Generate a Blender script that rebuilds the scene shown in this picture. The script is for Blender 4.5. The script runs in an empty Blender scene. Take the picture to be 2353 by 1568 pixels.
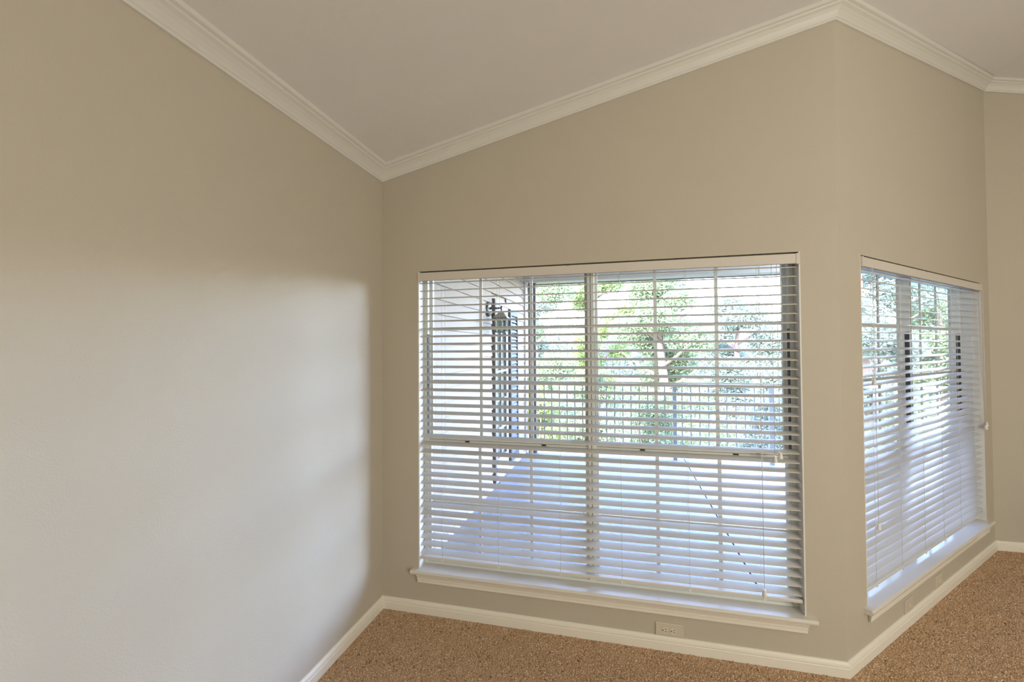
import bpy, bmesh, math, random
import numpy as np
from mathutils import Matrix, Vector

# ------------------------------------------------------------------ camera
sc = bpy.context.scene
EYE = 1.5
FW = Vector((-0.2399, 0.9706, 0.0175)).normalized()
RT = Vector((0.9707, 0.2401, -0.0066)); RT = (RT - FW * RT.dot(FW)).normalized()
UP = RT.cross(FW)
cam_data = bpy.data.cameras.new('camera')
cam_data.sensor_fit = 'HORIZONTAL'; cam_data.sensor_width = 36.0
cam_data.lens = 36.0 * 1002.9 / 2353.0
cam_data.clip_start = 0.05; cam_data.clip_end = 300
cam = bpy.data.objects.new('camera', cam_data)
sc.collection.objects.link(cam)
cam.matrix_world = Matrix(((RT.x, UP.x, -FW.x, 0), (RT.y, UP.y, -FW.y, 0), (RT.z, UP.z, -FW.z, EYE), (0, 0, 0, 1)))
sc.camera = cam

# ------------------------------------------------------------------ world, sun, exposure
SUN_ELEV, SUN_AZ = math.radians(48), math.radians(205)    # azimuth from +Y clockwise: the sun stands behind the house
world = bpy.data.worlds.new('sky'); sc.world = world; world.use_nodes = True
wn = world.node_tree.nodes; wn.clear()
w_out = wn.new('ShaderNodeOutputWorld'); w_bg = wn.new('ShaderNodeBackground'); w_sky = wn.new('ShaderNodeTexSky')
w_sky.sky_type = 'NISHITA'; w_sky.sun_disc = False; w_sky.sun_elevation = SUN_ELEV; w_sky.sun_rotation = SUN_AZ
w_sky.air_density = 1.0; w_sky.dust_density = 1.6; w_sky.ozone_density = 4.0
w_bg.inputs['Strength'].default_value = 8.6
w_haze = wn.new('ShaderNodeMix'); w_haze.data_type = 'RGBA'; w_haze.inputs[0].default_value = 0.10     # thin bright haze over the whole sky
w_haze.inputs[7].default_value = (1.0, 1.0, 1.0, 1.0)
world.node_tree.links.new(w_sky.outputs[0], w_haze.inputs[6])
w_wb = wn.new('ShaderNodeMix'); w_wb.data_type = 'RGBA'; w_wb.blend_type = 'MULTIPLY'; w_wb.inputs[0].default_value = 1.0   # one even tint for the whole sky
w_wb.inputs[7].default_value = (1.14, 0.985, 1.03, 1.0)
world.node_tree.links.new(w_haze.outputs[2], w_wb.inputs[6])
world.node_tree.links.new(w_wb.outputs[2], w_bg.inputs['Color'])
world.node_tree.links.new(w_bg.outputs[0], w_out.inputs['Surface'])
sun_data = bpy.data.lights.new('sun', 'SUN'); sun_data.energy = 20.0; sun_data.angle = math.radians(0.6)
sun_data.color = (1.0, 0.95, 0.86)
sun = bpy.data.objects.new('sun', sun_data); sc.collection.objects.link(sun)
sd = Vector((math.sin(SUN_AZ) * math.cos(SUN_ELEV), math.cos(SUN_AZ) * math.cos(SUN_ELEV), math.sin(SUN_ELEV)))
sun.rotation_euler = sd.to_track_quat('Z', 'Y').to_euler()
sun.location = sd * 40
sc.view_settings.view_transform = 'Standard'; sc.view_settings.look = 'None'
sc.view_settings.gamma = 1.0; sc.view_settings.exposure = 0.0
sc.view_settings.use_curve_mapping = False
sc.cycles.use_denoising = True
sc.cycles.max_bounces = 5; sc.cycles.diffuse_bounces = 4; sc.cycles.glossy_bounces = 3; sc.cycles.use_light_tree = False
sc.cycles.use_adaptive_sampling = True; sc.cycles.adaptive_threshold = 0.07; sc.cycles.adaptive_min_samples = 16
sc.cycles.transparent_max_bounces = 16; sc.cycles.transmission_bounces = 4
sc.cycles.sample_clamp_indirect = 4.0
sc.cycles.caustics_reflective = False; sc.cycles.caustics_refractive = False

LAMP_W = 302.0

# ------------------------------------------------------------------ materials
def lin(r, g, b):
    f = lambda c: (c / 255 / 12.92) if c / 255 <= 0.04045 else ((c / 255 + 0.055) / 1.055) ** 2.4
    return (f(r), f(g), f(b), 1.0)

MATS = {}
def mat(name, col, rough=0.5, metal=0.0, bump=0.0, bscale=100.0, var=0.0, vscale=6.0, detail=3.0, spec=0.5):
    """Principled material with an optional fine noise bump and a slight colour variation"""
    m = bpy.data.materials.new(name); m.use_nodes = True
    nt = m.node_tree; p = nt.nodes['Principled BSDF']
    p.inputs['Base Color'].default_value = col; p.inputs['Roughness'].default_value = rough
    p.inputs['Metallic'].default_value = metal; p.inputs['Specular IOR Level'].default_value = spec
    tc = nt.nodes.new('ShaderNodeTexCoord')
    if var > 0:
        n = nt.nodes.new('ShaderNodeTexNoise'); n.inputs['Scale'].default_value = vscale; n.inputs['Detail'].default_value = 4
        mx = nt.nodes.new('ShaderNodeMix'); mx.data_type = 'RGBA'
        mx.inputs[6].default_value = tuple(c * (1 - var) for c in col[:3]) + (1,)
        mx.inputs[7].default_value = tuple(min(1, c * (1 + var)) for c in col[:3]) + (1,)
        nt.links.new(tc.outputs['Object'], n.inputs['Vector'])
        nt.links.new(n.outputs['Fac'], mx.inputs[0]); nt.links.new(mx.outputs[2], p.inputs['Base Color'])
    if bump > 0:
        n2 = nt.nodes.new('ShaderNodeTexNoise'); n2.inputs['Scale'].default_value = bscale; n2.inputs['Detail'].default_value = detail
        b = nt.nodes.new('ShaderNodeBump'); b.inputs['Strength'].default_value = bump; b.inputs['Distance'].default_value = 0.002
        nt.links.new(tc.outputs['Object'], n2.inputs['Vector'])
        nt.links.new(n2.outputs['Fac'], b.inputs['Height']); nt.links.new(b.outputs[0], p.inputs['Normal'])
    MATS[name] = m
    return m

mat('wall_paint', (0.56, 0.510, 0.423, 1), 0.62, bump=0.35, bscale=170, var=0.025, vscale=3)
mat('ceiling_paint', (0.84, 0.85, 0.86, 1), 0.8, bump=0.4, bscale=140, var=0.02, vscale=3)
mat('trim_paint', (0.88, 0.84, 0.75, 1), 0.35, bump=0.05, bscale=60)
mat('crown_paint', (0.74, 0.735, 0.70, 1), 0.45, bump=0.05, bscale=60)
mat('sill_paint', (0.78, 0.74, 0.68, 1), 0.13, bump=0.03, bscale=25, spec=0.8)
mat('vinyl', (0.88, 0.90, 0.85, 1), 0.4)
mat('jamb_white', (0.80, 0.80, 0.77, 1), 0.45)
mat('slat_white', (0.76, 0.735, 0.69, 1), 0.30, bump=0.04, bscale=40)
mat('valance_white', (0.70, 0.655, 0.60, 1), 0.4)
mat('cord', (0.75, 0.74, 0.72, 1), 0.7)
mat('tassel_white', (0.86, 0.84, 0.82, 1), 0.35)
mat('dark_track', (0.06, 0.065, 0.065, 1), 0.6)
mat('dark_detail', (0.16, 0.17, 0.15, 1), 0.6)
mat('latch_black', (0.012, 0.012, 0.012, 1), 0.5)
mat('plate_ivory', (0.66, 0.60, 0.48, 1), 0.3)
mat('plate_beige', (0.60, 0.54, 0.45, 1), 0.4)
mat('socket_ivory', (0.74, 0.68, 0.57, 1), 0.3)
mat('slot_dark', (0.05, 0.035, 0.025, 1), 0.7)
mat('siding_paint', (0.37, 0.305, 0.235, 1), 0.6, bump=0.15, bscale=30)
mat('porch_trim', (0.52, 0.49, 0.45, 1), 0.55)
mat('post_grey', (0.15, 0.14, 0.135, 1), 0.6)
mat('rail_grey', (0.19, 0.215, 0.205, 1), 0.55)
mat('beam_cream', (0.62, 0.57, 0.46, 1), 0.6)
mat('concrete', (0.215, 0.225, 0.255, 1), 0.55, bump=0.3, bscale=60, var=0.05, vscale=4)
mat('joint_dark', (0.10, 0.11, 0.13, 1), 0.9)
mat('shutter_dark', (0.085, 0.09, 0.10, 1), 0.5)
mat('lantern_metal', (0.10, 0.11, 0.11, 1), 0.4, metal=0.4)
mat('lantern_copper', (0.55, 0.50, 0.42, 1), 0.35, metal=0.5)
mat('bark', (0.16, 0.12, 0.09, 1), 0.9, bump=0.8, bscale=14, var=0.3, vscale=8)
mat('lawn', (0.055, 0.065, 0.03, 1), 0.9, bump=0.8, bscale=20, var=0.35, vscale=1.2)
mat('lamp_metal', (0.6, 0.58, 0.55, 1), 0.3, metal=0.8)
mat('house_roof', (0.2, 0.19, 0.18, 1), 0.9, bump=0.5, bscale=20)

def carpet_material():
    m = bpy.data.materials.new('carpet'); m.use_nodes = True; nt = m.node_tree; p = nt.nodes['Principled BSDF']
    p.inputs['Roughness'].default_value = 0.95; p.inputs['Specular IOR Level'].default_value = 0.1
    p.inputs['Sheen Weight'].default_value = 0.15
    tc = nt.nodes.new('ShaderNodeTexCoord')
    n1 = nt.nodes.new('ShaderNodeTexNoise'); n1.inputs['Scale'].default_value = 130; n1.inputs['Detail'].default_value = 3; n1.inputs['Roughness'].default_value = 0.65
    n2 = nt.nodes.new('ShaderNodeTexNoise'); n2.inputs['Scale'].default_value = 7; n2.inputs['Detail'].default_value = 2
    n3 = nt.nodes.new('ShaderNodeTexNoise'); n3.inputs['Scale'].default_value = 45; n3.inputs['Detail'].default_value = 2
    add = nt.nodes.new('ShaderNodeMath'); add.operation = 'MULTIPLY_ADD'; add.inputs[1].default_value = 0.22
    add2 = nt.nodes.new('ShaderNodeMath'); add2.operation = 'MULTIPLY_ADD'; add2.inputs[1].default_value = 0.22
    cr = nt.nodes.new('ShaderNodeValToRGB'); e = cr.color_ramp.elements
    e[0].position = 0.48; e[0].color = (0.12, 0.062, 0.032, 1)
    e[1].position = 0.90; e[1].color = (0.80, 0.60, 0.42, 1)
    x = e.new(0.56); x.color = (0.38, 0.235, 0.135, 1)
    x = e.new(0.74); x.color = (0.57, 0.38, 0.24, 1)
    for n in (n1, n2, n3): nt.links.new(tc.outputs['Object'], n.inputs['Vector'])
    nt.links.new(n2.outputs['Fac'], add.inputs[0]); nt.links.new(n1.outputs['Fac'], add.inputs[2])
    nt.links.new(n3.outputs['Fac'], add2.inputs[0]); nt.links.new(add.outputs[0], add2.inputs[2])
    nt.links.new(add2.outputs[0], cr.inputs[0]); nt.links.new(cr.outputs[0], p.inputs['Base Color'])
    b = nt.nodes.new('ShaderNodeBump'); b.inputs['Strength'].default_value = 0.9; b.inputs['Distance'].default_value = 0.008
    nt.links.new(n1.outputs['Fac'], b.inputs['Height']); nt.links.new(b.outputs[0], p.inputs['Normal'])
    MATS['carpet'] = m
carpet_material()

def glass_material(name, tint, base=0.03):
    m = bpy.data.materials.new(name); m.use_nodes = True; nt = m.node_tree; nt.nodes.clear()
    o = nt.nodes.new('ShaderNodeOutputMaterial'); t = nt.nodes.new('ShaderNodeBsdfTransparent'); g = nt.nodes.new('ShaderNodeBsdfGlossy')
    t.inputs['Color'].default_value = tint; g.inputs['Roughness'].default_value = 0.02
    lw = nt.nodes.new('ShaderNodeLayerWeight'); lw.inputs['Blend'].default_value = 0.5
    pw = nt.nodes.new('ShaderNodeMath'); pw.operation = 'POWER'; pw.inputs[1].default_value = 5.0
    ma = nt.nodes.new('ShaderNodeMath'); ma.operation = 'MULTIPLY_ADD'; ma.inputs[1].default_value = 1.0 - base; ma.inputs[2].default_value = base
    nt.links.new(lw.outputs['Facing'], pw.inputs[0]); nt.links.new(pw.outputs[0], ma.inputs[0])
    mx = nt.nodes.new('ShaderNodeMixShader')
    nt.links.new(ma.outputs[0], mx.inputs[0]); nt.links.new(t.outputs[0], mx.inputs[1]); nt.links.new(g.outputs[0], mx.inputs[2])
    nt.links.new(mx.outputs[0], o.inputs['Surface'])
    MATS[name] = m
glass_material('glass', (0.985, 0.992, 0.988, 1))
glass_material('lantern_glass', (0.8, 0.83, 0.82, 1))

def leaf_material(name, c1, c2, trans):
    m = bpy.data.materials.new(name); m.use_nodes = True; nt = m.node_tree; nt.nodes.clear()
    o = nt.nodes.new('ShaderNodeOutputMaterial'); d = nt.nodes.new('ShaderNodeBsdfDiffuse'); t = nt.nodes.new('ShaderNodeBsdfTranslucent')
    g = nt.nodes.new('ShaderNodeBsdfGlossy'); g.inputs['Roughness'].default_value = 0.4
    tc = nt.nodes.new('ShaderNodeTexCoord'); n = nt.nodes.new('ShaderNodeTexNoise'); n.inputs['Scale'].default_value = 2.5; n.inputs['Detail'].default_value = 5
    mx = nt.nodes.new('ShaderNodeMix'); mx.data_type = 'RGBA'; mx.inputs[6].default_value = c1; mx.inputs[7].default_value = c2
    ms = nt.nodes.new('ShaderNodeMixShader'); ms.inputs[0].default_value = trans
    ms2 = nt.nodes.new('ShaderNodeMixShader'); ms2.inputs[0].default_value = 0.06
    nt.links.new(tc.outputs['Object'], n.inputs['Vector']); nt.links.new(n.outputs['Fac'], mx.inputs[0])
    nt.links.new(mx.outputs[2], d.inputs['Color']); nt.links.new(mx.outputs[2], t.inputs['Color'])
    nt.links.new(d.outputs[0], ms.inputs[1]); nt.links.new(t.outputs[0], ms.inputs[2])
    nt.links.new(ms.outputs[0], ms2.inputs[1]); nt.links.new(g.outputs[0], ms2.inputs[2])
    nt.links.new(ms2.outputs[0], o.inputs['Surface'])
    MATS[name] = m
leaf_material('leaf_green', (0.085, 0.15, 0.065, 1), (0.23, 0.31, 0.16, 1), 0.35)
leaf_material('leaf_teal', (0.09, 0.15, 0.11, 1), (0.24, 0.31, 0.25, 1), 0.35)
leaf_material('leaf_lime', (0.10, 0.18, 0.04, 1), (0.26, 0.34, 0.12, 1), 0.35)

# ------------------------------------------------------------------ helpers
COL = sc.collection
def link(name, me, parent=None, m=None):
    o = bpy.data.objects.new(name, me); COL.objects.link(o)
    if parent is not None: o.parent = parent
    if m and me is not None and not me.materials: me.materials.append(MATS[m])
    return o
def empty(name, loc=(0, 0, 0), rz=0.0, parent=None):
    o = bpy.data.objects.new(name, None); COL.objects.link(o); o.location = loc; o.rotation_euler = (0, 0, rz)
    o.empty_display_size = 0.1
    if parent is not None: o.parent = parent
    return o
def tag(o, label=None, cat=None, group=None, kind=None):
    if label: o['label'] = label
    if cat: o['category'] = cat
    if group: o['group'] = group
    if kind: o['kind'] = kind
    return o
class MB:
    def __init__(s): s.v = []; s.f = []; s.sm = []
    def add(s, vs, fs, smooth=False):
        k = len(s.v); s.v += [tuple(v) for v in vs]; s.f += [tuple(i + k for i in f) for f in fs]; s.sm += [smooth] * len(fs); return s
    def box(s, a, b):
        x0, y0, z0 = a; x1, y1, z1 = b
        return s.add([(x0, y0, z0), (x1, y0, z0), (x1, y1, z0), (x0, y1, z0), (x0, y0, z1), (x1, y0, z1), (x1, y1, z1), (x0, y1, z1)],
                     [(3, 2, 1, 0), (4, 5, 6, 7), (0, 1, 5, 4), (1, 2, 6, 5), (2, 3, 7, 6), (3, 0, 4, 7)])
    def prism_x(s, prof, x0, x1, smooth=False):
        """closed (y,z) profile, counter-clockwise seen from +x, extruded along x"""
        n = len(prof); vs = [(x0, y, z) for y, z in prof] + [(x1, y, z) for y, z in prof]
        s.add(vs, [(i, (i + 1) % n, (i + 1) % n + n, i + n) for i in range(n)], smooth)
        k = len(s.v) - 2 * n
        s.f += [tuple(k + i for i in range(n))[::-1], tuple(k + n + i for i in range(n))]; s.sm += [False, False]; return s
    def tube(s, pts, r, n=6, caps=True):
        pts = [Vector(p) for p in pts]; rr = r if isinstance(r, (list, tuple)) else [r] * len(pts)
        rings = []
        for i, p in enumerate(pts):
            d = (pts[min(i + 1, len(pts) - 1)] - pts[max(i - 1, 0)]).normalized()
            a = Vector((1, 0, 0)) if abs(d.x) < 0.9 else Vector((0, 1, 0))
            u = d.cross(a).normalized(); w = d.cross(u)
            rings.append([p + (u * math.cos(2 * math.pi * j / n) + w * math.sin(2 * math.pi * j / n)) * rr[i] for j in range(n)])
        vs = [v for ring in rings for v in ring]
        fs = [(i * n + j, i * n + (j + 1) % n, (i + 1) * n + (j + 1) % n, (i + 1) * n + j) for i in range(len(pts) - 1) for j in range(n)]
        k = len(s.v); s.add(vs, fs, n > 4)
        if caps:
            s.f += [tuple(k + j for j in range(n))[::-1], tuple(k + (len(pts) - 1) * n + j for j in range(n))]; s.sm += [False, False]
        return s
    def lathe(s, prof, c=(0, 0, 0), n=16):
        """(radius, z) profile turned about the vertical axis through c"""
        vs = [(c[0] + r * math.cos(2 * math.pi * j / n), c[1] + r * math.sin(2 * math.pi * j / n), c[2] + z) for r, z in prof for j in range(n)]
        fs = [(i * n + j, i * n + (j + 1) % n, (i + 1) * n + (j + 1) % n, (i + 1) * n + j) for i in range(len(prof) - 1) for j in range(n)]
        return s.add(vs, fs, True)
    def mesh(s, name, fix=True):
        me = bpy.data.meshes.new(name); me.from_pydata(s.v, [], s.f); me.polygons.foreach_set('use_smooth', s.sm)
        if fix:
            bm = bmesh.new(); bm.from_mesh(me); bmesh.ops.recalc_face_normals(bm, faces=bm.faces); bm.to_mesh(me); bm.free()
        me.update(); return me
    def build(s, name, m, parent=None, bevel=0.0):
        o = link(name, s.mesh(name), parent, m)
        if bevel > 0:
            md = o.modifiers.new('bevel', 'BEVEL'); md.width = bevel; md.segments = 2; md.limit_method = 'ANGLE'
        return o
def box(name, a, b, m, parent=None, bevel=0.0):
    return MB().box(a, b).build(name, m, parent, bevel)

# ------------------------------------------------------------------ room plan
XA, YB = -1.359, 2.312
XC = 0.985
LC = 2.3677
R2 = math.sqrt(0.5)
XD, YD = XC + LC * R2, YB + LC * R2
XE, YBACK = 6.68, -4.2
SLOPE = 0.2265
CROWN = 0.08
def zc(x):
    """vaulted ceiling: it rises from the left wall to a ridge over the inner corner and falls again"""
    return 2.487 + CROWN + SLOPE * ((min(x, XD) - XA) - max(0.0, x - XD))
PLAN = [(XA, YBACK), (XA, YB), (XC, YB), (XD, YD), (XE, YD), (XE, YBACK)]
TH = 0.135                                   # wall thickness

WIN_W, WIN_Z0, WIN_Z1 = 1.956, 0.25, 1.948
W1X0 = -1.1294                              # left edge of the first window opening on the front wall
W2T0 = 0.2225                               # left edge of the second one along the angled wall

# ------------------------------------------------------------------ walls, floor, ceiling
def wall(name, p, q, hole=None, ext0=0.0, ext1=0.0, label=None, TH=TH):
    """slab along p-q, its room face on the line, its thickness away from the room; hole=(t0,t1,z0,z1)"""
    P = Vector(p); Q = Vector(q); L = (Q - P).length; d = (Q - P) / L; nrm = Vector((-d.y, d.x))
    ts = [-ext0] + ([hole[0], hole[1]] if hole else []) + ([(P.x - XD) / (-d.x)] if d.x < -0.5 else []) + [L + ext1]     # the rear gable has its peak at the ridge
    zs = [-0.2] + ([hole[2], hole[3]] if hole else [])
    mb = MB()
    def pt(t, z, o):
        x, y = P.x + d.x * t + nrm.x * o, P.y + d.y * t + nrm.y * o
        return (x, y, z)
    top = lambda t: zc(min(max(P.x + d.x * t, XA), XE)) + 0.05
    def cell(t0, t1, za, zb):
        za0, za1 = (za if za is not None else top(t0)), (za if za is not None else top(t1))
        zb0, zb1 = (zb if zb is not None else top(t0)), (zb if zb is not None else top(t1))
        return [(t0, za0), (t1, za1), (t1, zb1), (t0, zb0)]
    cells = []
    for i in range(len(ts) - 1):
        if not hole:
            cells.append(cell(ts[i], ts[i + 1], zs[0], None))
        elif i == 1:
            cells.append(cell(ts[i], ts[i + 1], zs[0], zs[1])); cells.append(cell(ts[i], ts[i + 1], zs[2], None))
        else:
            cells.append(cell(ts[i], ts[i + 1], zs[0], zs[1])); cells.append(cell(ts[i], ts[i + 1], zs[1], zs[2])); cells.append(cell(ts[i], ts[i + 1], zs[2], None))
    for c in cells:
        mb.add([pt(t, z, 0) for t, z in c] + [pt(t, z, TH) for t, z in c],
               [(0, 1, 2, 3), (7, 6, 5, 4), (0, 4, 5, 1), (1, 5, 6, 2), (2, 6, 7, 3), (3, 7, 4, 0)])
    o = mb.build(name, 'wall_paint')
    bm = bmesh.new(); bm.from_mesh(o.data); bmesh.ops.remove_doubles(bm, verts=bm.verts, dist=1e-5)
    # drop the inner faces shared by two cells
    seen = {}
    for f in bm.faces:
        seen.setdefault(tuple(sorted(v.index for v in f.verts)), []).append(f)
    bmesh.ops.delete(bm, geom=[f for fs in seen.values() if len(fs) > 1 for f in fs], context='FACES')
    bmesh.ops.recalc_face_normals(bm, faces=bm.faces); bm.to_mesh(o.data); bm.free()
    tag(o, label, 'wall', kind='structure'); return o

wall('wall_left', PLAN[0], PLAN[1], ext0=TH, ext1=TH, label='plain beige painted wall filling the left of the room')
wall('wall_front', PLAN[1], PLAN[2], (W1X0 - XA, W1X0 - XA + WIN_W, 0.2275, WIN_Z1), label='beige wall around the wide window with blinds')
wall('wall_angled', PLAN[2], PLAN[3], (W2T0, W2T0 + WIN_W, 0.2275, WIN_Z1), label='beige angled wall around the right hand window', TH=0.175)
wall('wall_right', PLAN[3], PLAN[4], ext0=0.0, ext1=TH, label='narrow strip of beige wall at the right edge')
wall('wall_side', PLAN[4], PLAN[5], label='beige side wall of the room outside the picture')
wall('wall_back', PLAN[5], PLAN[0], ext0=TH, ext1=TH, label='beige rear wall behind the camera')
# solid corner fillers outside the room where slabs meet at 45 degrees
def prism_plan(name, pts, z0, z1, m):
    n = len(pts); mb = MB(); mb.add([(x, y, z0) for x, y in pts] + [(x, y, z1) for x, y in pts],
        [tuple(range(n))[::-1], tuple(range(n, 2 * n))] + [(i, (i + 1) % n, (i + 1) % n + n, i + n) for i in range(n)])
    return mb.build(name, m)
o = prism_plan('wall_corner', [(XD, YD), (XD - TH * R2, YD + TH * R2), (XD, YD + TH)], -0.2, zc(XD), 'siding_paint')
tag(o, 'pale outside corner block between the angled wall and right wall', 'wall', kind='structure')

fl = prism_plan('floor', [(XA, YBACK), (XE, YBACK), (XE, YD), (XD, YD), (XC, YB), (XA, YB)], -0.06, 0.0, 'carpet')
tag(fl, 'brown speckled carpet floor', 'floor', kind='structure')

def carpet_pile():
    r = np.random.default_rng(21); sp = 0.0088
    X, Y = np.meshgrid(np.arange(XA + 0.02, 5.4, sp), np.arange(0.2, YD - 0.018, sp))
    X = X.ravel(); Y = Y.ravel()
    X = X + r.uniform(-.45, .45, X.size) * sp; Y = Y + r.uniform(-.45, .45, Y.size) * sp
    inside = (X > XA + 0.018) & (Y < np.where(X < XC, YB - 0.018, np.where(X < XD, YB + (X - XC) - 0.026, YD - 0.018))) & ((X < XC - 0.01) | (Y < YB + (X - XC) - 0.026))
    # only what the camera, or one a step beside it, can see of the floor
    dx = X * RT.x + Y * RT.y; dz = X * FW.x + Y * FW.y
    inside &= (dz > 0.3) & (np.abs(dx) < 2.1 * dz)
    X = X[inside]; Y = Y[inside]; n = X.size
    a = r.uniform(0, 6.283, n); h = r.uniform(0.003, 0.007, n); rad = r.uniform(0.0042, 0.0062, n)
    lx = r.normal(0, 0.0028, n); ly = r.normal(0, 0.0028, n)
    v = np.zeros((n, 4, 3), np.float32)
    for k in range(3):
        v[:, k, 0] = X + rad * np.cos(a + 2.0944 * k); v[:, k, 1] = Y + rad * np.sin(a + 2.0944 * k); v[:, k, 2] = -0.0005
    v[:, 3, 0] = X + lx; v[:, 3, 1] = Y + ly; v[:, 3, 2] = h
    base = (np.arange(n) * 4)[:, None]
    f = np.concatenate([base + np.array([[0, 1, 3]]), base + np.array([[1, 2, 3]]), base + np.array([[2, 0, 3]])], 1).reshape(-1).astype(np.int32)
    me = bpy.data.meshes.new('carpet_pile')
    me.vertices.add(4 * n); me.vertices.foreach_set('co', v.ravel())
    me.loops.add(9 * n); me.loops.foreach_set('vertex_index', f)
    me.polygons.add(3 * n); me.polygons.foreach_set('loop_start', np.arange(0, 9 * n, 3, dtype=np.int32))
    me.update(calc_edges=True)
    at = me.attributes.new('yarn', 'FLOAT', 'POINT')            # each tuft is spun from a lighter or darker yarn
    at.data.foreach_set('value', np.repeat(np.clip(r.normal(0.55, 0.19, n), 0, 1), 4).astype(np.float32))
    m = bpy.data.materials.new('carpet_yarn'); m.use_nodes = True; nt = m.node_tree; p = nt.nodes['Principled BSDF']
    p.inputs['Roughness'].default_value = 1.0; p.inputs['Specular IOR Level'].default_value = 0.05
    an = nt.nodes.new('ShaderNodeAttribute'); an.attribute_name = 'yarn'
    cr = nt.nodes.new('ShaderNodeValToRGB'); e = cr.color_ramp.elements
    e[0].position = 0.0; e[0].color = (0.17, 0.08, 0.04, 1); e[1].position = 1.0; e[1].color = (0.95, 0.80, 0.60, 1)
    x = e.new(0.3); x.color = (0.62, 0.385, 0.22, 1)
    x = e.new(0.65); x.color = (0.80, 0.54, 0.335, 1)
    nt.links.new(an.outputs['Fac'], cr.inputs[0]); nt.links.new(cr.outputs[0], p.inputs['Base Color'])
    MATS['carpet_yarn'] = m; me.materials.append(m)
    o = link('carpet_pile', me, fl); o['kind'] = 'stuff'
carpet_pile()

mb = MB()
def ceil_poly(pts):
    k = len(pts)
    mb.add([(x, y, zc(x)) for x, y in pts] + [(x, y, zc(x) + 0.12) for x, y in pts],
           [tuple(range(k)), tuple(range(k, 2 * k))[::-1]] + [(i, (i + 1) % k, (i + 1) % k + k, i + k) for i in range(k)])
ceil_poly([(XA - TH, YBACK - TH), (XA - TH, YB + TH), (XC, YB + TH), (XD, YD + TH), (XD, YBACK - TH)])
ceil_poly([(XD, YBACK - TH), (XD, YD + TH), (XE + TH, YD + TH), (XE + TH, YBACK - TH)])
tag(mb.build('ceiling', 'ceiling_paint'), 'vaulted off white ceiling sloping up to the right', 'ceiling', kind='structure')

# ------------------------------------------------------------------ swept trims (mitred at the corners)
def offset_pt(i, o):
    """corner i of the plan moved o into the room, on the mitre"""
    n = len(PLAN); P = Vector(PLAN[i]); A = Vector(PLAN[(i - 1) % n]); B = Vector(PLAN[(i + 1) % n])
    d0 = (P - A).normalized(); d1 = (B - P).normalized()
    n0 = Vector((d0.y, -d0.x)); n1 = Vector((d1.y, -d1.x))
    b = (n0 + n1) / (1 + n0.dot(n1))
    return P + b * o
def sweep(name, i, prof, zf, m, label, cat):
    mb = MB(); n = len(prof)
    j = (i + 1) % len(PLAN)
    vs = []
    for c in (i, j):
        for o, z in prof:
            p = offset_pt(c, o); vs.append((p.x, p.y, zf(p.x) + z))
    mb.add(vs, [(k, (k + 1) % n, (k + 1) % n + n, k + n) for k in range(n)] + [tuple(range(n))[::-1], tuple(range(n, 2 * n))])
    return tag(mb.build(name, m), label, cat, kind='structure')
CROWN_PROF = [(0.0, -CROWN), (0.009, -CROWN), (0.010, -0.071), (0.0135, -0.068), (0.017, -0.058), (0.024, -0.045), (0.034, -0.033),
              (0.044, -0.026), (0.046, -0.020), (0.0555, -0.016), (0.0575, -0.004), (0.0575, 0.004), (0.0, 0.004)]
CROWN_PROF = [(a * 1.05, b) for a, b in CROWN_PROF]
BASE_PROF = [(0.0, 0.0), (0.0145, 0.0), (0.0145, 0.040), (0.0125, 0.0425), (0.0125, 0.046), (0.0135, 0.049), (0.0115, 0.058), (0.007, 0.0655), (0.003, 0.068), (0.0, 0.068)]
side = ['left', 'front', 'angled', 'right', 'side', 'back']
where = ['along the left wall', 'above the wide window', 'over the angled wall', 'at the top of the right wall', 'of the side wall out of view', 'of the rear wall behind the camera']
for i in range(6):
    sweep('trim_%d' % (i + 1), i, CROWN_PROF, zc, 'crown_paint', 'white crown moulding ' + where[i], 'crown moulding')
where = ['along the left wall', 'under the wide window', 'under the angled window', 'of the narrow right wall', 'of the side wall out of view', 'of the rear wall behind the camera']
for i in range(6):
    sweep('baseboard_' + side[i], i, BASE_PROF, lambda x: 0.0, 'trim_paint', 'cream moulded baseboard ' + where[i], 'baseboard')

# ------------------------------------------------------------------ windows
def shared(fn):
    cache = {}
    def get(*k):
        if k not in cache: cache[k] = fn(*k)
        return cache[k]
    return get
@shared
def box_mesh(sx, sy, sz, m):
    me = MB().box((0, 0, 0), (sx, sy, sz)).mesh('block'); me.materials.append(MATS[m]); return me
def bit(name, a, b, m, parent):
    """box from a to b that shares its mesh with equal boxes"""
    s = [round(b[i] - a[i], 4) for i in range(3)]
    o = link(name, box_mesh(s[0], s[1], s[2], m), parent); o.location = a; return o

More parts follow.
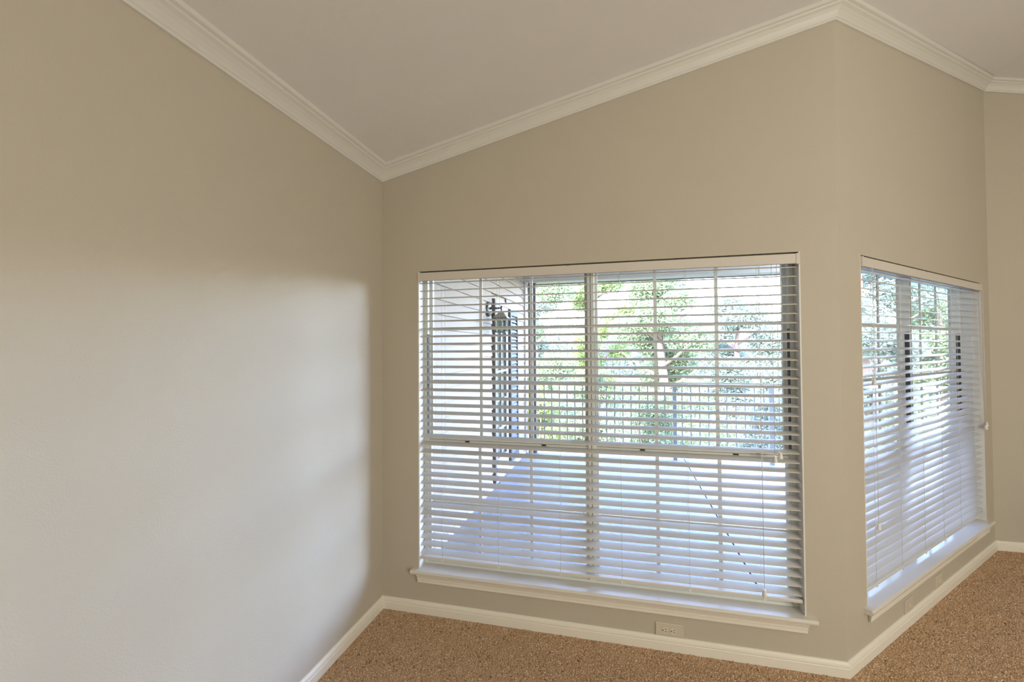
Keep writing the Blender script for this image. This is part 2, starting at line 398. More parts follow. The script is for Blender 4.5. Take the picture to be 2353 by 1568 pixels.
def make_window(name, loc, rz, label, dy=0.0):
    w = empty(name, loc, rz); tag(w, label, 'window', kind='structure')
    W, z0, z1 = WIN_W, WIN_Z0, WIN_Z1
    # white lining of the opening
    box('jamb_lining', (0, 0.0, z0), (0.006, 0.073 + dy, z1), 'jamb_white', w)
    box('jamb_lining', (W - 0.006, 0.0, z0), (W, 0.073 + dy, z1), 'jamb_white', w)
    box('head_lining', (0.006, 0.060, z1 - 0.004), (W - 0.006, 0.067 + dy, z1), 'jamb_white', w)
    # stool and apron
    mb2 = MB()
    mb2.prism_x([(-0.0375, 0.239), (-0.0355, 0.2465), (-0.031, 0.25), (0.0, 0.25), (0.0, 0.2265), (-0.030, 0.2265), (-0.0355, 0.231)], -0.037, W + 0.037)
    mb2.box((0.0, 0.0, 0.2265), (W, 0.073 + dy, 0.25))
    mb2.build('window_sill', 'sill_paint', w)
    mb3 = MB()
    ap = [(0.0, 0.2265), (-0.024, 0.2265), (-0.024, 0.220), (-0.020, 0.214), (-0.0165, 0.204), (-0.0165, 0.196), (-0.014, 0.193), (-0.014, 0.178), (-0.011, 0.175), (0.0, 0.175)]
    n = len(ap)
    vs = [(-0.006 + (0.024 + y) * 0.6, y, z) for y, z in ap] + [(W + 0.006 - (0.024 + y) * 0.6, y, z) for y, z in ap]
    mb3.add(vs, [(k, (k + 1) % n, (k + 1) % n + n, k + n) for k in range(n)] + [tuple(range(n))[::-1], tuple(range(n, 2 * n))])
    mb3.build('apron', 'trim_paint', w)
    # vinyl frame
    fr = 0.024; y0, y1 = 0.067 + dy, 0.130 + dy
    for xa in (0.006, W - 0.006 - fr):
        box('frame_side', (xa, y0, z0), (xa + fr, y1, z1), 'vinyl', w, 0.002)
    box('frame_head', (0.006 + fr, y0, z1 - 0.015), (W - 0.006 - fr, y1, z1), 'vinyl', w, 0.002)
    box('frame_foot', (0.006 + fr, y0, z0), (W - 0.006 - fr, y1, z0 + 0.014), 'vinyl', w, 0.002)
    mxc = W / 2
    ml = box('mullion', (mxc - 0.019, y0 - 0.003, z0 + 0.014), (mxc + 0.019, y1, z1 - 0.015), 'vinyl', w, 0.003)
    bit('groove', (mxc - 0.0015, y0 - 0.0042, z0 + 0.03), (mxc + 0.0015, y0 - 0.0028, z1 - 0.02), 'dark_detail', ml)
    ua = [(0.006 + fr, mxc - 0.019), (mxc + 0.019, W - 0.006 - fr)]
    zm = 0.965
    for (xa, xb) in ua:
        sw = 0.016
        # balance tracks in the jambs
        for (ta, tb) in ((xa - 0.003, xa + 0.0010), (xb - 0.0010, xb + 0.003)):
            bit('track', (ta, y0 - 0.0012, zm + 0.03), (tb, y0 + 0.022, z1 - 0.36), 'dark_track', w)
        for kind in ('upper', 'lower'):
            sa = empty(kind + '_sash', parent=w)
            if kind == 'upper':
                ya, yb = 0.104 + dy, 0.124 + dy; za, zb = zm - 0.012, z1 - 0.015; rb, rt = 0.034, 0.012; rows = (1.308, 1.62)
            else:
                ya, yb = 0.076 + dy, 0.098 + dy; za, zb = z0 + 0.014, zm + 0.02; rb, rt = 0.020, 0.042; rows = (0.60,)
            bit('stile', (xa, ya, za), (xa + sw, yb, zb), 'vinyl', sa)
            bit('stile', (xb - sw, ya, za), (xb, yb, zb), 'vinyl', sa)
            bit('rail', (xa + sw, ya, za), (xb - sw, yb, za + rb), 'vinyl', sa)
            bit('rail', (xa + sw, ya, zb - rt), (xb - sw, yb, zb), 'vinyl', sa)
            gx0, gx1, gz0, gz1 = xa + sw, xb - sw, za + rb, zb - rt
            ym = (ya + yb) / 2; mw = 0.0085
            zs = [gz0] + [r for r in rows] + [gz1]
            xs = [gx0 + (gx1 - gx0) * k / 3 for k in range(4)]
            for k in (1, 2):
                bit('muntin', (xs[k] - mw, ym - 0.004, gz0), (xs[k] + mw, ym + 0.004, gz1), 'vinyl', sa)
            for r in rows:
                for k in range(3):
                    xl = xs[k] + (mw if k > 0 else 0); xr = xs[k + 1] - (mw if k < 2 else 0)
                    bit('muntin', (xl, ym - 0.004, r - 0.0095), (xr, ym + 0.004, r + 0.0095), 'vinyl', sa)
            for r in range(len(zs) - 1):
                for k in range(3):
                    bit('pane', (xs[k] + (mw if k else 0), ym - 0.0015, zs[r] + (0.0095 if r else 0)),
                        (xs[k + 1] - (mw if k < 2 else 0), ym + 0.0015, zs[r + 1] - (0.0095 if r < len(zs) - 2 else 0)), 'glass', sa)
            if kind == 'lower':
                bit('shadow_line', (xa + 0.012, ya - 0.0015, 0.9515), (xb - 0.012, ya + 0.004, 0.9565), 'dark_detail', sa)  # dark strips stand in for the shadow lines along the meeting rail
                bit('shadow_line', (xa + 0.006, ya - 0.0012, 0.9705), (xb - 0.006, ya + 0.004, 0.9725), 'dark_detail', sa)
                for fx in (0.26, 0.74):
                    cx = xa + (xb - xa) * fx + (0.0 if fx < 0.5 else 0.0)
                    bit('tilt_latch', (cx - 0.012, ya - 0.005, 0.9625), (cx + 0.012, ya + 0.002, 0.9690), 'latch_black', sa)
    return w
make_window('window_1', (W1X0, YB, 0), 0.0, 'wide white twin window with muntin bars beside the left wall')
make_window('window_2', (XC + W2T0 * R2, YB + W2T0 * R2, 0), math.pi / 4, 'white twin window with muntin bars in the angled wall', 0.04)

# ------------------------------------------------------------------ blinds
SLAT_N, SLAT_P, SLAT_Z = 36, 0.0442, 1.8835
TILT = math.radians(-12.6)                     # the room side edge hangs lower
def slat_mesh():
    mb = MB(); L0, L1 = 0.010, WIN_W - 0.010
    prof = []
    n = 6
    ca, sa = math.cos(TILT), math.sin(TILT)
    up = [(-0.025 + 0.05 * k / n, 0.0014 + 0.0016 * (1 - (2 * k / n - 1) ** 2)) for k in range(n + 1)]
    dn = [(-0.025 + 0.05 * k / n, -0.0014 + 0.0016 * (1 - (2 * k / n - 1) ** 2)) for k in range(n + 1)]
    ring = dn + up[::-1]
    # y = depth (outside +); with the room side edge (y<0) lower
    ring = [(y * ca + z * sa, -y * sa + z * ca) for y, z in ring]
    mb.prism_x(ring, L0, L1)
    me = mb.mesh('slat'); me.materials.append(MATS['slat_white']); return me
SLAT_ME = slat_mesh()
def tassel_mesh():
    mb = MB(); mb.lathe([(0.0005, 0.030), (0.0045, 0.030), (0.0055, 0.027), (0.0058, 0.022), (0.0075, 0.010), (0.0088, 0.002), (0.0085, 0.0), (0.0005, 0.0)], n=12)
    me = mb.mesh('tassel'); me.materials.append(MATS['tassel_white']); return me
TASSEL_ME = tassel_mesh()
YS = 0.036
def make_blind(name, loc, rz, label, cords):
    b = empty(name, loc, rz); tag(b, label, 'window blind', 'white slatted blinds in the two windows')
    W = WIN_W
    v = MB()
    prof = [(-0.005, 1.893), (0.008, 1.893), (0.008, 1.938), (0.006, 1.940), (-0.003, 1.940), (-0.0065, 1.937), (-0.0065, 1.899)]
    v.prism_x(prof[::-1], 0.006, W - 0.006)
    va = v.build('valance', 'valance_white', b)
    for xa in (0.0035, W - 0.0185):
        bit('end_clip', (xa, -0.0085, 1.8905), (xa + 0.015, 0.012, 1.9405), 'valance_white', va)
    bit('clip', (W * 0.44, -0.0078, 1.9365), (W * 0.44 + 0.012, 0.004, 1.9415), 'dark_detail', va)
    box('headrail', (0.009, 0.012, 1.910), (W - 0.009, 0.060, 1.938), 'valance_white', b)
    for k in range(SLAT_N):
        s = link('slat', SLAT_ME, b); s.location = (0, YS, SLAT_Z - SLAT_P * k)
    zb = SLAT_Z - SLAT_P * SLAT_N
    br = MB()
    ca, sa = math.cos(TILT * 0.3), math.sin(TILT * 0.3)
    ring = [(-0.025, -0.007), (0.025, -0.007), (0.0265, -0.004), (0.0265, 0.006), (0.024, 0.009), (-0.024, 0.009), (-0.0265, 0.006), (-0.0265, -0.004)]
    br.prism_x([(y * ca + z * sa + YS, -y * sa + z * ca + zb + 0.016) for y, z in ring], 0.010, W - 0.010)
    bo = br.build('bottom_rail', 'slat_white', b)
    lads = [0.141, 0.471, 0.812, 1.128, 1.453, 1.785]
    for x in lads:
        for yy, zz in ((YS - 0.0255, -0.0045), (YS + 0.0255, 0.0045)):
            MB().tube([(x, yy, 1.9), (x, yy, zb + 0.005)], 0.0008, 5).build('ladder_cord', 'cord', b)
        bit('plug', (x - 0.006, YS - 0.030, zb + 0.004), (x + 0.006, YS - 0.0255, zb + 0.016), 'tassel_white', bo)
    for (x, y, zt, dx) in cords:
        c = MB().tube([(x, y, 1.892), (x + dx * 0.3, y, (1.892 + zt) / 2), (x + dx, y, zt + 0.028)], 0.0012, 6).build('pull_cord', 'cord', b)
        t = link('tassel', TASSEL_ME, c); t.location = (x + dx, y, zt); t.scale = (1.25, 1.25, 1.0)
    return b
make_blind('window_blind', (W1X0, YB, 0), 0.0, 'white slatted blind in the wide window beside the left wall',
           [(1.830, -0.012, 0.956, 0.003), (1.852, -0.012, 0.974, 0.004), (1.775, -0.010, 0.325, 0.004)])
make_blind('window_blind', (XC + W2T0 * R2, YB + W2T0 * R2, 0), math.pi / 4, 'white slatted blind in the window of the angled wall',
           [(0.105, -0.010, 1.31, -0.002), (0.112, -0.012, 0.595, 0.002), (1.915, -0.014, 0.905, 0.012), (1.930, -0.014, 0.925, 0.014)])

# ------------------------------------------------------------------ outlets
def plate_mesh(mb, w, h, t=0.006):
    b = 0.003
    mb.add([(-w / 2, 0, -h / 2), (w / 2, 0, -h / 2), (w / 2, 0, h / 2), (-w / 2, 0, h / 2),
            (-w / 2, -t + 0.002, -h / 2), (w / 2, -t + 0.002, -h / 2), (w / 2, -t + 0.002, h / 2), (-w / 2, -t + 0.002, h / 2),
            (-w / 2 + b, -t, -h / 2 + b), (w / 2 - b, -t, -h / 2 + b), (w / 2 - b, -t, h / 2 - b), (-w / 2 + b, -t, h / 2 - b)],
           [(0, 1, 5, 4), (1, 2, 6, 5), (2, 3, 7, 6), (3, 0, 4, 7), (4, 5, 9, 8), (5, 6, 10, 9), (6, 7, 11, 10), (7, 4, 8, 11), (8, 9, 10, 11), (3, 2, 1, 0)])
    return mb
ou = empty('wall_outlet', (0.2225, YB, 0.1005)); tag(ou, 'ivory horizontal duplex wall outlet under the wide window sill', 'outlet')
plate_mesh(MB(), 0.131, 0.063).build('cover_plate', 'plate_ivory', ou)
for cx in (-0.020, 0.0195):
    mb = MB(); n = 20
    ring = []
    for k in range(n):
        a = 2 * math.pi * k / n; x = 0.0165 * math.cos(a); z = 0.0165 * math.sin(a)
        ring.append((max(-0.0140, min(0.0140, x)), z))
    mb.add([(cx + x, -0.0055, z - 0.003) for x, z in ring] + [(cx + x, -0.0075, z - 0.003) for x, z in ring],
           [(k, (k + 1) % n, (k + 1) % n + n, k + n) for k in range(n)] + [tuple(range(n, 2 * n))])
    so = mb.build('socket', 'socket_ivory', ou)
    bit('slot', (cx - 0.001, -0.0082, 0.0020), (cx + 0.0075, -0.0070, 0.0042), 'slot_dark', so)
    bit('slot', (cx - 0.001, -0.0082, -0.0095), (cx + 0.0075, -0.0070, -0.0073), 'slot_dark', so)
    MB().tube([(cx - 0.0095, -0.0082, -0.003), (cx - 0.0095, -0.0070, -0.003)], 0.0027, 10).build('ground_hole', 'slot_dark', so)
MB().tube([(0, -0.0072, -0.003), (0, -0.0055, -0.003)], 0.003, 10).build('screw', 'plate_ivory', ou)
for t, lab, m in ((0.720, 'small beige wall plate under the angled window, nearer the corner', 'plate_beige'),
                  (1.185, 'small ivory wall plate under the angled window, farther from the corner', 'plate_ivory')):
    e = empty('wall_plate', (XC + t * R2, YB + t * R2, 0.104), math.pi / 4); tag(e, lab, 'wall plate', 'wall plates under the angled window')
    plate_mesh(MB(), 0.114, 0.070).build('cover_plate', m, e)
    for cx in (-0.042, 0.042):
        MB().tube([(cx, -0.0072, 0), (cx, -0.0055, 0)], 0.003, 8).build('screw', m, e)
    bit('jack', (-0.008, -0.0085, -0.007), (0.008, -0.0055, 0.007), 'socket_ivory', e)

# ------------------------------------------------------------------ unseen fill lamps added to brighten the room
LAMP_COL = (1.0, 1.0, 0.90)
def bulb(parent, z, watts):
    ld = bpy.data.lights.new('bulb', 'POINT'); ld.energy = watts; ld.color = LAMP_COL; ld.shadow_soft_size = 0.16
    lo = bpy.data.objects.new('bulb', ld); COL.objects.link(lo); lo.parent = parent; lo.location = (0, 0, z)
def fill_lamp(x, y, zb, watts, label):  # invented lamp on a stand, placed out of view to fill the interior
    l = empty('fill_lamp', (x, y, 0)); tag(l, label, 'lamp')
    MB().lathe([(0.0, 0.0), (0.15, 0.0), (0.15, 0.012), (0.03, 0.03), (0.0, 0.03)], n=24).build('base', 'lamp_metal', l)
    MB().tube([(0, 0, 0.03), (0, 0, zb - 0.22)], 0.012, 10).build('pole', 'lamp_metal', l)
    MB().lathe([(0.02, zb - 0.24), (0.10, zb - 0.225), (0.155, zb - 0.18), (0.16, zb - 0.18), (0.105, zb - 0.235), (0.02, zb - 0.25)], n=24).build('shade', 'lamp_metal', l)
    bulb(l, zb, watts)
fill_lamp(3.1, -2.6, 1.50, LAMP_W * 0.48, 'added unseen fill lamp behind the camera, farther from the windows')
fill_lamp(3.2, -0.6, 1.35, LAMP_W * 0.36, 'added unseen fill lamp right of the camera, nearer the windows')

# ------------------------------------------------------------------ the porch
ZP = -0.15                                   # porch floor
XS = -1.466                                  # face of the sided wall left of the porch
YR = 6.84                                    # railing line
XR0, XR1 = -1.466, 4.6
ZCEIL = 2.72
# sided wall with lap boards
sw = empty('wall_porch', (XS, 2.5, ZP)); tag(sw, 'pale lap sided wall with the lantern, outside the window', 'wall', kind='structure')
box('sheathing', (-0.20, -0.02, -0.3), (-0.030, YR - 2.5, ZCEIL - ZP), 'siding_paint', sw)
DOOR_Y0, DOOR_Y1, DOOR_Z1 = 4.955 - 2.5, 5.665 - 2.5, 2.10 - ZP
EXPO = 0.126
def board_mesh(L):
    mb = MB()
    # thin at the top, thick butt at the bottom; runs along y
    prof = [(-0.030, 0.0), (0.002, 0.0), (0.004, 0.004), (-0.012, EXPO), (-0.016, EXPO + 0.018), (-0.030, EXPO + 0.018)]
    n = len(prof)
    mb.add([(x, 0, z) for x, z in prof] + [(x, L, z) for x, z in prof],
           [(k, (k + 1) % n, (k + 1) % n + n, k + n) for k in range(n)] + [tuple(range(n))[::-1], tuple(range(n, 2 * n))])
    me = mb.mesh('siding_board'); me.materials.append(MATS['siding_paint']); return me
L_full, L_a, L_b = YR - 2.5 - 0.10, DOOR_Y0 - 0.0, YR - 2.5 - 0.10 - DOOR_Y1
ME_full, ME_a, ME_b = board_mesh(L_full), board_mesh(L_a), board_mesh(L_b)
k = 0; z = 0.05
while z < ZCEIL - ZP - 0.05:
    if z < DOOR_Z1:
        o = link('siding_board', ME_a, sw); o.location = (0, 0, z)
        o = link('siding_board', ME_b, sw); o.location = (0, DOOR_Y1, z)
    else:
        o = link('siding_board', ME_full, sw); o.location = (0, 0, z)
    z += EXPO
box('corner_board', (-0.03, YR - 2.5 - 0.10, 0), (0.022, YR - 2.5 - 0.005, ZCEIL - ZP), 'porch_trim', sw, 0.002)
box('skirt_board', (-0.03, 0, -0.02), (0.010, DOOR_Y0, 0.055), 'porch_trim', sw)
box('skirt_board', (-0.03, DOOR_Y1, -0.02), (0.010, YR - 2.5 - 0.10, 0.055), 'porch_trim', sw)

# glazed door in the sided wall, its dark shutter panel
dr = empty('door_1', (XS, 2.5, ZP)); tag(dr, 'white glazed door in the sided porch wall behind the lantern', 'door', kind='structure')
box('door_jamb', (-0.03, DOOR_Y0 + 0.02, 0), (0.032, DOOR_Y0 + 0.075, DOOR_Z1), 'post_grey', dr, 0.003)
box('door_head', (-0.03, DOOR_Y0 + 0.075, DOOR_Z1 - 0.06), (0.028, DOOR_Y1, DOOR_Z1), 'porch_trim', dr, 0.003)
dl = empty('door_leaf', parent=dr)
ya, yb = DOOR_Y0 + 0.075, DOOR_Y1
bit('stile', (-0.025, ya, 0.02), (0.012, ya + 0.085, DOOR_Z1 - 0.06), 'porch_trim', dl)
bit('stile', (-0.025, yb - 0.095, 0.02), (0.012, yb, DOOR_Z1 - 0.06), 'porch_trim', dl)
bit('rail', (-0.025, ya + 0.085, 0.02), (0.012, yb - 0.095, 0.30), 'porch_trim', dl)
bit('rail', (-0.025, ya + 0.085, DOOR_Z1 - 0.17), (0.012, yb - 0.095, DOOR_Z1 - 0.06), 'porch_trim', dl)
zz = [0.30 + (DOOR_Z1 - 0.17 - 0.30) * k / 5 for k in range(6)]
for k in range(5):
    bit('pane', (-0.010, ya + 0.085, zz[k]), (-0.005, yb - 0.095, zz[k + 1]), 'glass', dl)
    if k: bit('muntin', (-0.022, ya + 0.085, zz[k] - 0.012), (0.008, yb - 0.095, zz[k] + 0.012), 'porch_trim', dl)
bit('muntin', (-0.022, (ya + yb) / 2 - 0.012, 0.30), (0.006, (ya + yb) / 2 + 0.008, DOOR_Z1 - 0.17), 'porch_trim', dl)
bit('backing', (-0.029, ya, 0.02), (-0.026, yb, DOOR_Z1 - 0.06), 'concrete', dl)

sh = empty('shutter', (XS + 0.010, 5.69, 0.0)); tag(sh, 'tall dark louvred shutter on the porch wall beside the glazed door', 'shutter')
sz0, sz1, sl = -0.02, 2.03, 0.45
for (a, b_) in ((0, 0.055), (sl - 0.055, sl)):
    bit('stile', (0, a, sz0), (0.034, b_, sz1), 'shutter_dark', sh)
for (a, b_) in ((sz0, sz0 + 0.09), (0.97, 1.05), (sz1 - 0.08, sz1)):
    bit('rail', (0, 0.055, a), (0.034, sl - 0.055, b_), 'shutter_dark', sh)
bit('back_panel', (0.001, 0.055, sz0 + 0.09), (0.005, sl - 0.055, sz1 - 0.08), 'shutter_dark', sh)
lm = MB(); lm.add([(0.006, 0.055, 0.040), (0.010, 0.055, 0.043), (0.031, 0.055, 0.004), (0.027, 0.055, 0.0), (0.006, sl - 0.055, 0.040), (0.010, sl - 0.055, 0.043), (0.031, sl - 0.055, 0.004), (0.027, sl - 0.055, 0.0)],
    [(0, 1, 2, 3), (7, 6, 5, 4), (0, 4, 5, 1), (1, 5, 6, 2), (2, 6, 7, 3), (3, 7, 4, 0)])
lm = lm.mesh('louvre'); lm.materials.append(MATS['shutter_dark'])
for (a, b_) in ((sz0 + 0.09, 0.97), (1.05, sz1 - 0.08)):
    n = int((b_ - a) / 0.045)
    for k in range(n):
        o = link('louvre', lm, sh); o.location = (0, 0, a + (b_ - a - 0.043) * k / (n - 1))

# wall lantern
la = empty('wall_lantern', (XS + 0.002, 4.80, 1.955)); la.scale = (0.8, 0.8, 0.8); tag(la, 'dark metal wall lantern with glass sides on the porch wall', 'lantern')
mb = MB(); mb.tube([(0.0, 0, 0), (0.014, 0, 0), (0.024, 0, 0), (0.028, 0, 0)], [0.105, 0.105, 0.085, 0.03], 20); mb.build('backplate', 'lantern_metal', la)
MB().tube([(0.02, 0, 0.01), (0.06, 0.01, 0.018), (0.12, 0.02, 0.012), (0.17, 0.03, 0.016), (0.185, 0.035, 0.0), (0.185, 0.035, -0.04)], [0.02, 0.018, 0.016, 0.014, 0.013, 0.010], 10).build('arm', 'lantern_metal', la)
lx, ly = 0.185, 0.035
MB().lathe([(0.0, 0.045), (0.012, 0.04), (0.014, 0.02), (0.008, 0.0), (0.010, -0.03)], (lx, ly, 0), 12).build('finial', 'lantern_metal', la)
def frustum(mb, c, s0, z0, s1, z1):
    cx, cy = c
    mb.add([(cx - s0, cy - s0, z0), (cx + s0, cy - s0, z0), (cx + s0, cy + s0, z0), (cx - s0, cy + s0, z0),
            (cx - s1, cy - s1, z1), (cx + s1, cy - s1, z1), (cx + s1, cy + s1, z1), (cx - s1, cy + s1, z1)],
           [(3, 2, 1, 0), (4, 5, 6, 7), (0, 1, 5, 4), (1, 2, 6, 5), (2, 3, 7, 6), (3, 0, 4, 7)]); return mb
frustum(MB(), (lx, ly), 0.100, -0.125, 0.022, -0.035).build('roof', 'lantern_copper', la)
frustum(MB(), (lx, ly), 0.104, -0.136, 0.104, -0.125).build('roof_rim', 'lantern_metal', la)
for sx in (-1, 1):
    for sy in (-1, 1):
        MB().tube([(lx + sx * 0.088, ly + sy * 0.088, -0.135), (lx + sx * 0.066, ly + sy * 0.066, -0.325)], 0.006, 5).build('bar', 'lantern_metal', la)
for sx, sy in ((1, 0), (-1, 0), (0, 1), (0, -1)):
    mb = MB(); t0, t1 = 0.084, 0.062
    if sx: vs = [(lx + sx * t0, ly - t0, -0.136), (lx + sx * t0, ly + t0, -0.136), (lx + sx * t1, ly + t1, -0.322), (lx + sx * t1, ly - t1, -0.322)]
    else: vs = [(lx - t0, ly + sy * t0, -0.136), (lx + t0, ly + sy * t0, -0.136), (lx + t1, ly + sy * t1, -0.322), (lx - t1, ly + sy * t1, -0.322)]
    d = Vector((sx, sy, 0)) * 0.003
    mb.add(vs + [tuple(Vector(v) - d) for v in vs], [(0, 1, 2, 3), (7, 6, 5, 4), (0, 4, 5, 1), (1, 5, 6, 2), (2, 6, 7, 3), (3, 7, 4, 0)])
    mb.build('glass_panel', 'lantern_glass', la)
frustum(MB(), (lx, ly), 0.074, -0.338, 0.074, -0.324).build('base', 'lantern_metal', la)
MB().lathe([(0.0, -0.30), (0.012, -0.30), (0.012, -0.24), (0.022, -0.22), (0.024, -0.19), (0.0, -0.165)], (lx, ly, 0), 12).build('bulb', 'tassel_white', la)

# porch slabs with a joint between them
pf = empty('floor_porch', (0, 0, 0)); tag(pf, 'pale concrete porch floor outside the windows', 'floor', kind='structure')
JX = 0.905
box('base', (XS - 0.2, YB + TH - 0.25, ZP - 0.30), (4.7, YR + 0.16, ZP - 0.03), 'joint_dark', pf)
def slab(x0, x1, y0, y1): box('slab', (x0, y0, ZP - 0.03), (x1, y1, ZP), 'concrete', pf, 0.004)
slab(XS - 0.03, JX - 0.006, YB + TH, YR + 0.15)
y0_ = YB + TH; xk = XC - TH * 0.42
s2 = prism_plan('slab', [(JX + 0.006, y0_), (xk, y0_) if xk > JX + 0.006 else (JX + 0.0061, y0_), (XD - TH * 0.42, YD + TH), (4.7, YD + TH), (4.7, YR + 0.15), (JX + 0.006, YR + 0.15)], ZP - 0.03, ZP, 'concrete'); s2.parent = pf

# beam, porch ceiling and its posts
XEND = 2.42
bm_ = box('trim_beam', (XS - 0.15, YR - 0.09, 2.545), (XEND, YR + 0.14, ZCEIL + 0.02), 'beam_cream', None, 0.004); tag(bm_, 'cream beam along the top of the porch opening', 'beam', kind='structure')
fa = box('trim_fascia', (XS - 0.3, YR + 0.14, 2.53), (XEND + 0.15, YR + 0.175, ZCEIL + 0.10), 'post_grey'); tag(fa, 'grey fascia board outside the porch beam', 'fascia', kind='structure')
pc = empty('ceiling_porch', (0, 0, ZCEIL)); tag(pc, 'cream boarded porch ceiling', 'ceiling', kind='structure')
nb = 24
for k in range(nb):
    xa = XS - 0.2 + (XEND - XS + 0.2) * k / nb; xb = XS - 0.2 + (XEND - XS + 0.2) * (k + 1) / nb
    y_in = YB + TH + max(0.0, xb - (XC - TH * 0.42))            # the boards stop at the outer face of the angled wall
    bit('ceiling_board', (xa + 0.002, y_in, 0), (xb - 0.002, YR + 0.09, 0.018), 'beam_cream', pc)
y_e = YB + TH + XEND + 0.1 - (XC - TH * 0.42)
dk = prism_plan('deck', [(XS - 0.3, YB + TH), (XC - TH * 0.42, YB + TH), (XEND + 0.1, y_e), (XEND + 0.1, YR + 0.25), (XS - 0.3, YR + 0.25)], 0.02, 0.10, 'house_roof'); dk.parent = pc
for x, w_, y_, m, lab in ((-1.388, 0.056, YR, 'post_grey', 'slim grey porch post nearest the sided wall corner'),
                          (-1.321, 0.048, YR + 0.01, 'post_grey', 'slim grey porch post just right of its twin by the siding'),
                          (2.36, 0.10, YR + 0.088, 'porch_trim', 'white porch post at the open end of the beam')):
    po = empty('porch_post', (x, y_, ZP)); tag(po, lab, 'post')
    box('shaft', (-w_ / 2, -w_ / 2, 0), (w_ / 2, w_ / 2, 2.545 - ZP), m, po, 0.003)
    box('base_block', (-w_ / 2 - 0.006, -w_ / 2 - 0.006, 0), (w_ / 2 + 0.006, w_ / 2 + 0.006, 0.07), m, po, 0.003)

# railing
rl = empty('porch_railing', (0, YR, ZP)); tag(rl, 'grey porch railing with thin balusters outside the windows', 'railing')
ZR = EYE - 0.54 - ZP
box('top_rail', (-1.29, -0.03, ZR - 0.025), (XR1, 0.03, ZR + 0.012), 'rail_grey', rl, 0.004)
box('bottom_rail', (-1.29, -0.018, 0.07), (XR1, 0.018, 0.105), 'rail_grey', rl, 0.003)
newels = [0.772, 2.052, 3.33, 4.6]
for x in newels:
    nw = empty('newel', (x, 0, 0), parent=rl)
    bit('shaft', (-0.026, -0.034, 0.0), (0.026, 0.034, ZR - 0.025), 'rail_grey', nw)
x = -1.29 + 0.118
bme = MB().box((-0.0075, -0.0075, 0.105), (0.0075, 0.0075, ZR - 0.025)).mesh('baluster'); bme.materials.append(MATS['rail_grey'])
while x < XR1 - 0.03:
    if all(abs(x - nx) > 0.04 for nx in newels):
        o = link('baluster', bme, rl); o.location = (x, 0, 0)
    x += 0.1205

# ------------------------------------------------------------------ lawn, trees and shrubs
ZG = -0.95
gme = MB()
N = 28
rng = random.Random(5)
vs = []; fs = []
for j in range(N + 1):
    for i in range(N + 1):
        X = -45 + 100 * i / N; Y = 6.0 + 64 * j / N
        vs.append((X, Y, ZG + (0.0 if Y < 9 else 0.25 * math.sin(X * 0.21) * math.cos(Y * 0.17)) + max(0, Y - 24) * 0.05))
for j in range(N):
    for i in range(N):
        fs.append((j * (N + 1) + i, j * (N + 1) + i + 1, (j + 1) * (N + 1) + i + 1, (j + 1) * (N + 1) + i))
gme.add(vs, fs, True)
g = gme.build('ground', 'lawn'); tag(g, 'sunlit lawn beyond the porch railing', 'ground', kind='structure')

def leaves(n, blobs, size, seed, name, m, parent):
    """n small folded leaves scattered through the shells of ellipsoid blobs (x,y,z,rx,ry,rz)"""
    r = np.random.default_rng(seed)
    bl = np.array(blobs); wgt = bl[:, 3] * bl[:, 4] * bl[:, 5]; wgt = wgt ** 0.7; wgt /= wgt.sum()
    idx = r.choice(len(bl), n, p=wgt)
    d = r.normal(size=(n, 3)); d /= np.linalg.norm(d, axis=1)[:, None]
    rad = r.random(n) ** 0.45
    c = bl[idx, :3] + d * rad[:, None] * bl[idx, 3:]
    a = r.normal(size=(n, 3)); a /= np.linalg.norm(a, axis=1)[:, None]
    a[:, 2] *= 0.7
    b = np.cross(a, r.normal(size=(n, 3))); b /= np.linalg.norm(b, axis=1)[:, None]
    s = size * (0.6 + 0.8 * r.random(n))[:, None]
    nn = np.cross(a, b) * s * 0.18
    v = np.stack([c - a * s, c + b * s * 0.42 + nn, c + a * s, c - b * s * 0.42 + nn], 1).reshape(-1, 3)
    me = bpy.data.meshes.new(name)
    me.vertices.add(4 * n); me.vertices.foreach_set('co', v.astype(np.float32).ravel())
    me.loops.add(4 * n); me.loops.foreach_set('vertex_index', np.arange(4 * n, dtype=np.int32))
    me.polygons.add(n); me.polygons.foreach_set('loop_start', np.arange(0, 4 * n, 4, dtype=np.int32))
    me.update(calc_edges=True)
    me.materials.append(MATS[m])
    o = link(name, me, parent); o['kind'] = 'stuff'
    return o
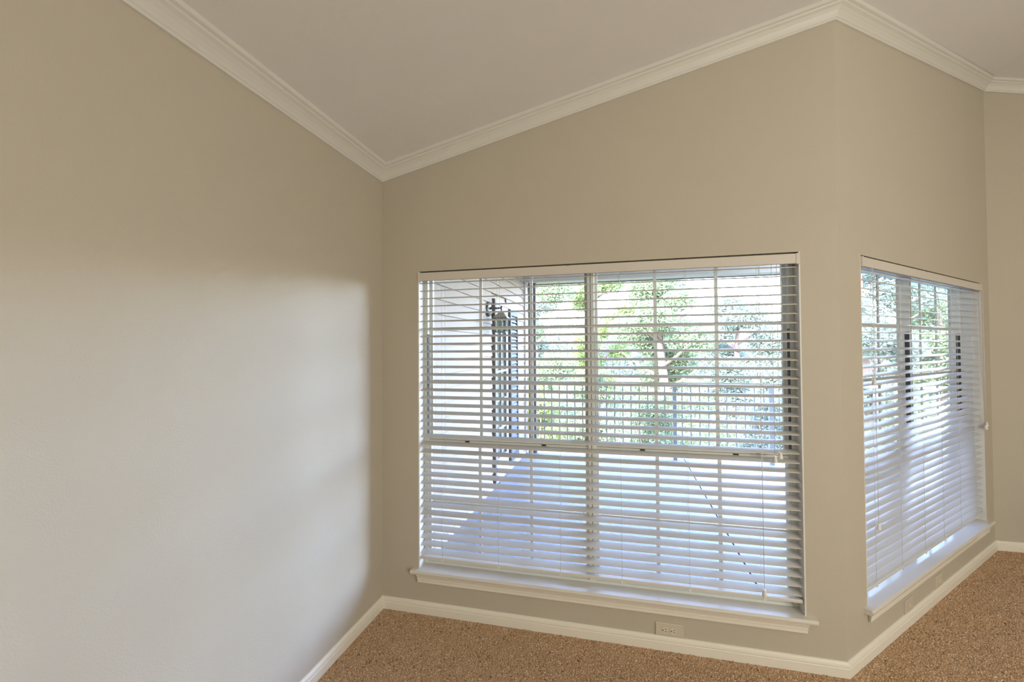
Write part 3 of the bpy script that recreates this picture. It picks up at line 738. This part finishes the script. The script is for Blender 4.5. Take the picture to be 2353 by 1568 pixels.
def tree(x, y, height, crown_r, crown_lo, n, size, m, seed, label, cat='tree', name='garden_tree', group='trees beyond the porch'):
    t = empty(name, (x, y, ZG)); tag(t, label, cat, group)
    r = random.Random(seed)
    if crown_lo > 0.3:
        mb = MB(); top = height * 0.8
        pts = [(0, 0, -0.3), (0.05, 0.02, top * 0.35), (-0.06, 0.05, top * 0.7), (0.03, 0, top)]
        mb.tube(pts, [0.17, 0.13, 0.09, 0.03], 9); mb.build('trunk', 'bark', t)
        for k in range(7):
            a = 2.4 * k + r.random(); h0 = height * (0.25 + 0.07 * k); L = crown_r * (0.9 - 0.06 * k)
            MB().tube([(0, 0, h0), (math.cos(a) * L * 0.5, math.sin(a) * L * 0.5, h0 + L * 0.3), (math.cos(a) * L, math.sin(a) * L, h0 + L * 0.7)], [0.06, 0.04, 0.012], 6).build('branch', 'bark', t)
    else:
        for k in range(5):
            a = 1.3 * k
            MB().tube([(0, 0, -0.1), (math.cos(a) * crown_r * 0.3, math.sin(a) * crown_r * 0.3, height * 0.4), (math.cos(a) * crown_r * 0.5, math.sin(a) * crown_r * 0.5, height * 0.75)], [0.03, 0.02, 0.008], 5).build('branch', 'bark', t)
    blobs = []
    nb_ = 16
    for k in range(nb_):
        a = r.random() * 6.28; h = crown_lo + (height - crown_lo) * (k + 0.5) / nb_
        f = math.sin(math.pi * min(1, max(0.12, (h - crown_lo) / (height - crown_lo) * 0.85 + 0.12)))
        q = crown_r * f * (0.35 + 0.5 * r.random())
        s = crown_r * (0.30 + 0.25 * r.random())
        blobs.append((math.cos(a) * q, math.sin(a) * q, h, s, s, s * 0.7))
    leaves(int(n * 3.6), blobs, size * 0.50, seed, 'foliage', m, t)
    return t
TREES = [
 (-2.75, 12.9, 6.0, 1.40, 0.8, 13000, 0.085, 'leaf_green', 11, 'leafy tree seen just right of the slim grey porch posts'),
 (1.15, 12.9, 4.9, 1.35, 0.8, 13000, 0.085, 'leaf_green', 14, 'green tree seen in the middle lites of the wide right sash'),
 (6.0, 12.9, 6.4, 1.40, 0.8, 12000, 0.09, 'leaf_teal', 17, 'leafy tree seen through the left lites of the angled window'),
 (-0.95, 17.9, 7.4, 1.55, 0.9, 13000, 0.10, 'leaf_lime', 12, 'yellow green tree seen beside the wide window mullion'),
 (4.3, 17.9, 4.3, 1.60, 0.4, 13000, 0.10, 'leaf_teal', 16, 'low round tree under the open sky in the wide window'),
 (10.6, 17.9, 7.0, 1.60, 0.9, 12000, 0.10, 'leaf_green', 18, 'leafy tree seen through the right lites of the angled window'),
 (-4.5, 23.5, 8.2, 1.75, 0.9, 12000, 0.12, 'leaf_teal', 19, 'tall distant tree seen between the porch posts and mullion'),
 (2.2, 23.5, 7.6, 1.75, 1.0, 12000, 0.12, 'leaf_teal', 13, 'tall distant tree seen right of the wide window mullion'),
]
for a in TREES: tree(*a)
SHRUBS = [
 (-1.75, 9.25, 1.6, 0.72, 0.0, 5000, 0.055, 'leaf_lime', 31, 'low shrub seen behind the balusters near the porch posts'),
 (0.55, 9.25, 1.5, 0.72, 0.0, 5000, 0.055, 'leaf_green', 32, 'low shrub seen behind the balusters right of the mullion'),
 (2.75, 9.25, 1.45, 0.72, 0.0, 5000, 0.055, 'leaf_teal', 33, 'low shrub seen behind the balusters at the right newel'),
 (5.0, 9.25, 1.5, 0.72, 0.0, 5000, 0.055, 'leaf_green', 34, 'low shrub seen behind the balusters in the angled window'),
 (-0.65, 11.3, 1.9, 0.62, 0.0, 5000, 0.06, 'leaf_green', 35, 'round shrub standing a little behind the others, left of the mullion'),
 (3.4, 11.3, 1.9, 0.62, 0.0, 5000, 0.06, 'leaf_teal', 36, 'round shrub standing a little behind the others, below the open sky'),
]
for a in SHRUBS: tree(*a, cat='shrub', name='garden_shrub', group='shrubs beyond the porch railing')
# knee high plants covering the ground between the shrubs and trees
r = random.Random(9)
leaves(150000, [(-9 + 24 * r.random(), 9.2 + 18 * r.random() ** 1.3, ZG + 0.28, 0.9, 0.9, 0.36) for k in range(330)], 0.055, 55, 'ground_cover', 'leaf_green', g)
# distant hedge of trees closing the garden
hd = empty('hedge', (0, 30, ZG)); tag(hd, 'far green hedge closing the garden behind the trees', 'hedge')
r = random.Random(3)
leaves(110000, [(-22 + 2.1 * k, r.random() * 3, 1.2 + r.random() * 1.2, 2.2, 1.8, 2.2 + r.random() * 1.3) for k in range(26)], 0.11, 77, 'foliage', 'leaf_teal', hd)
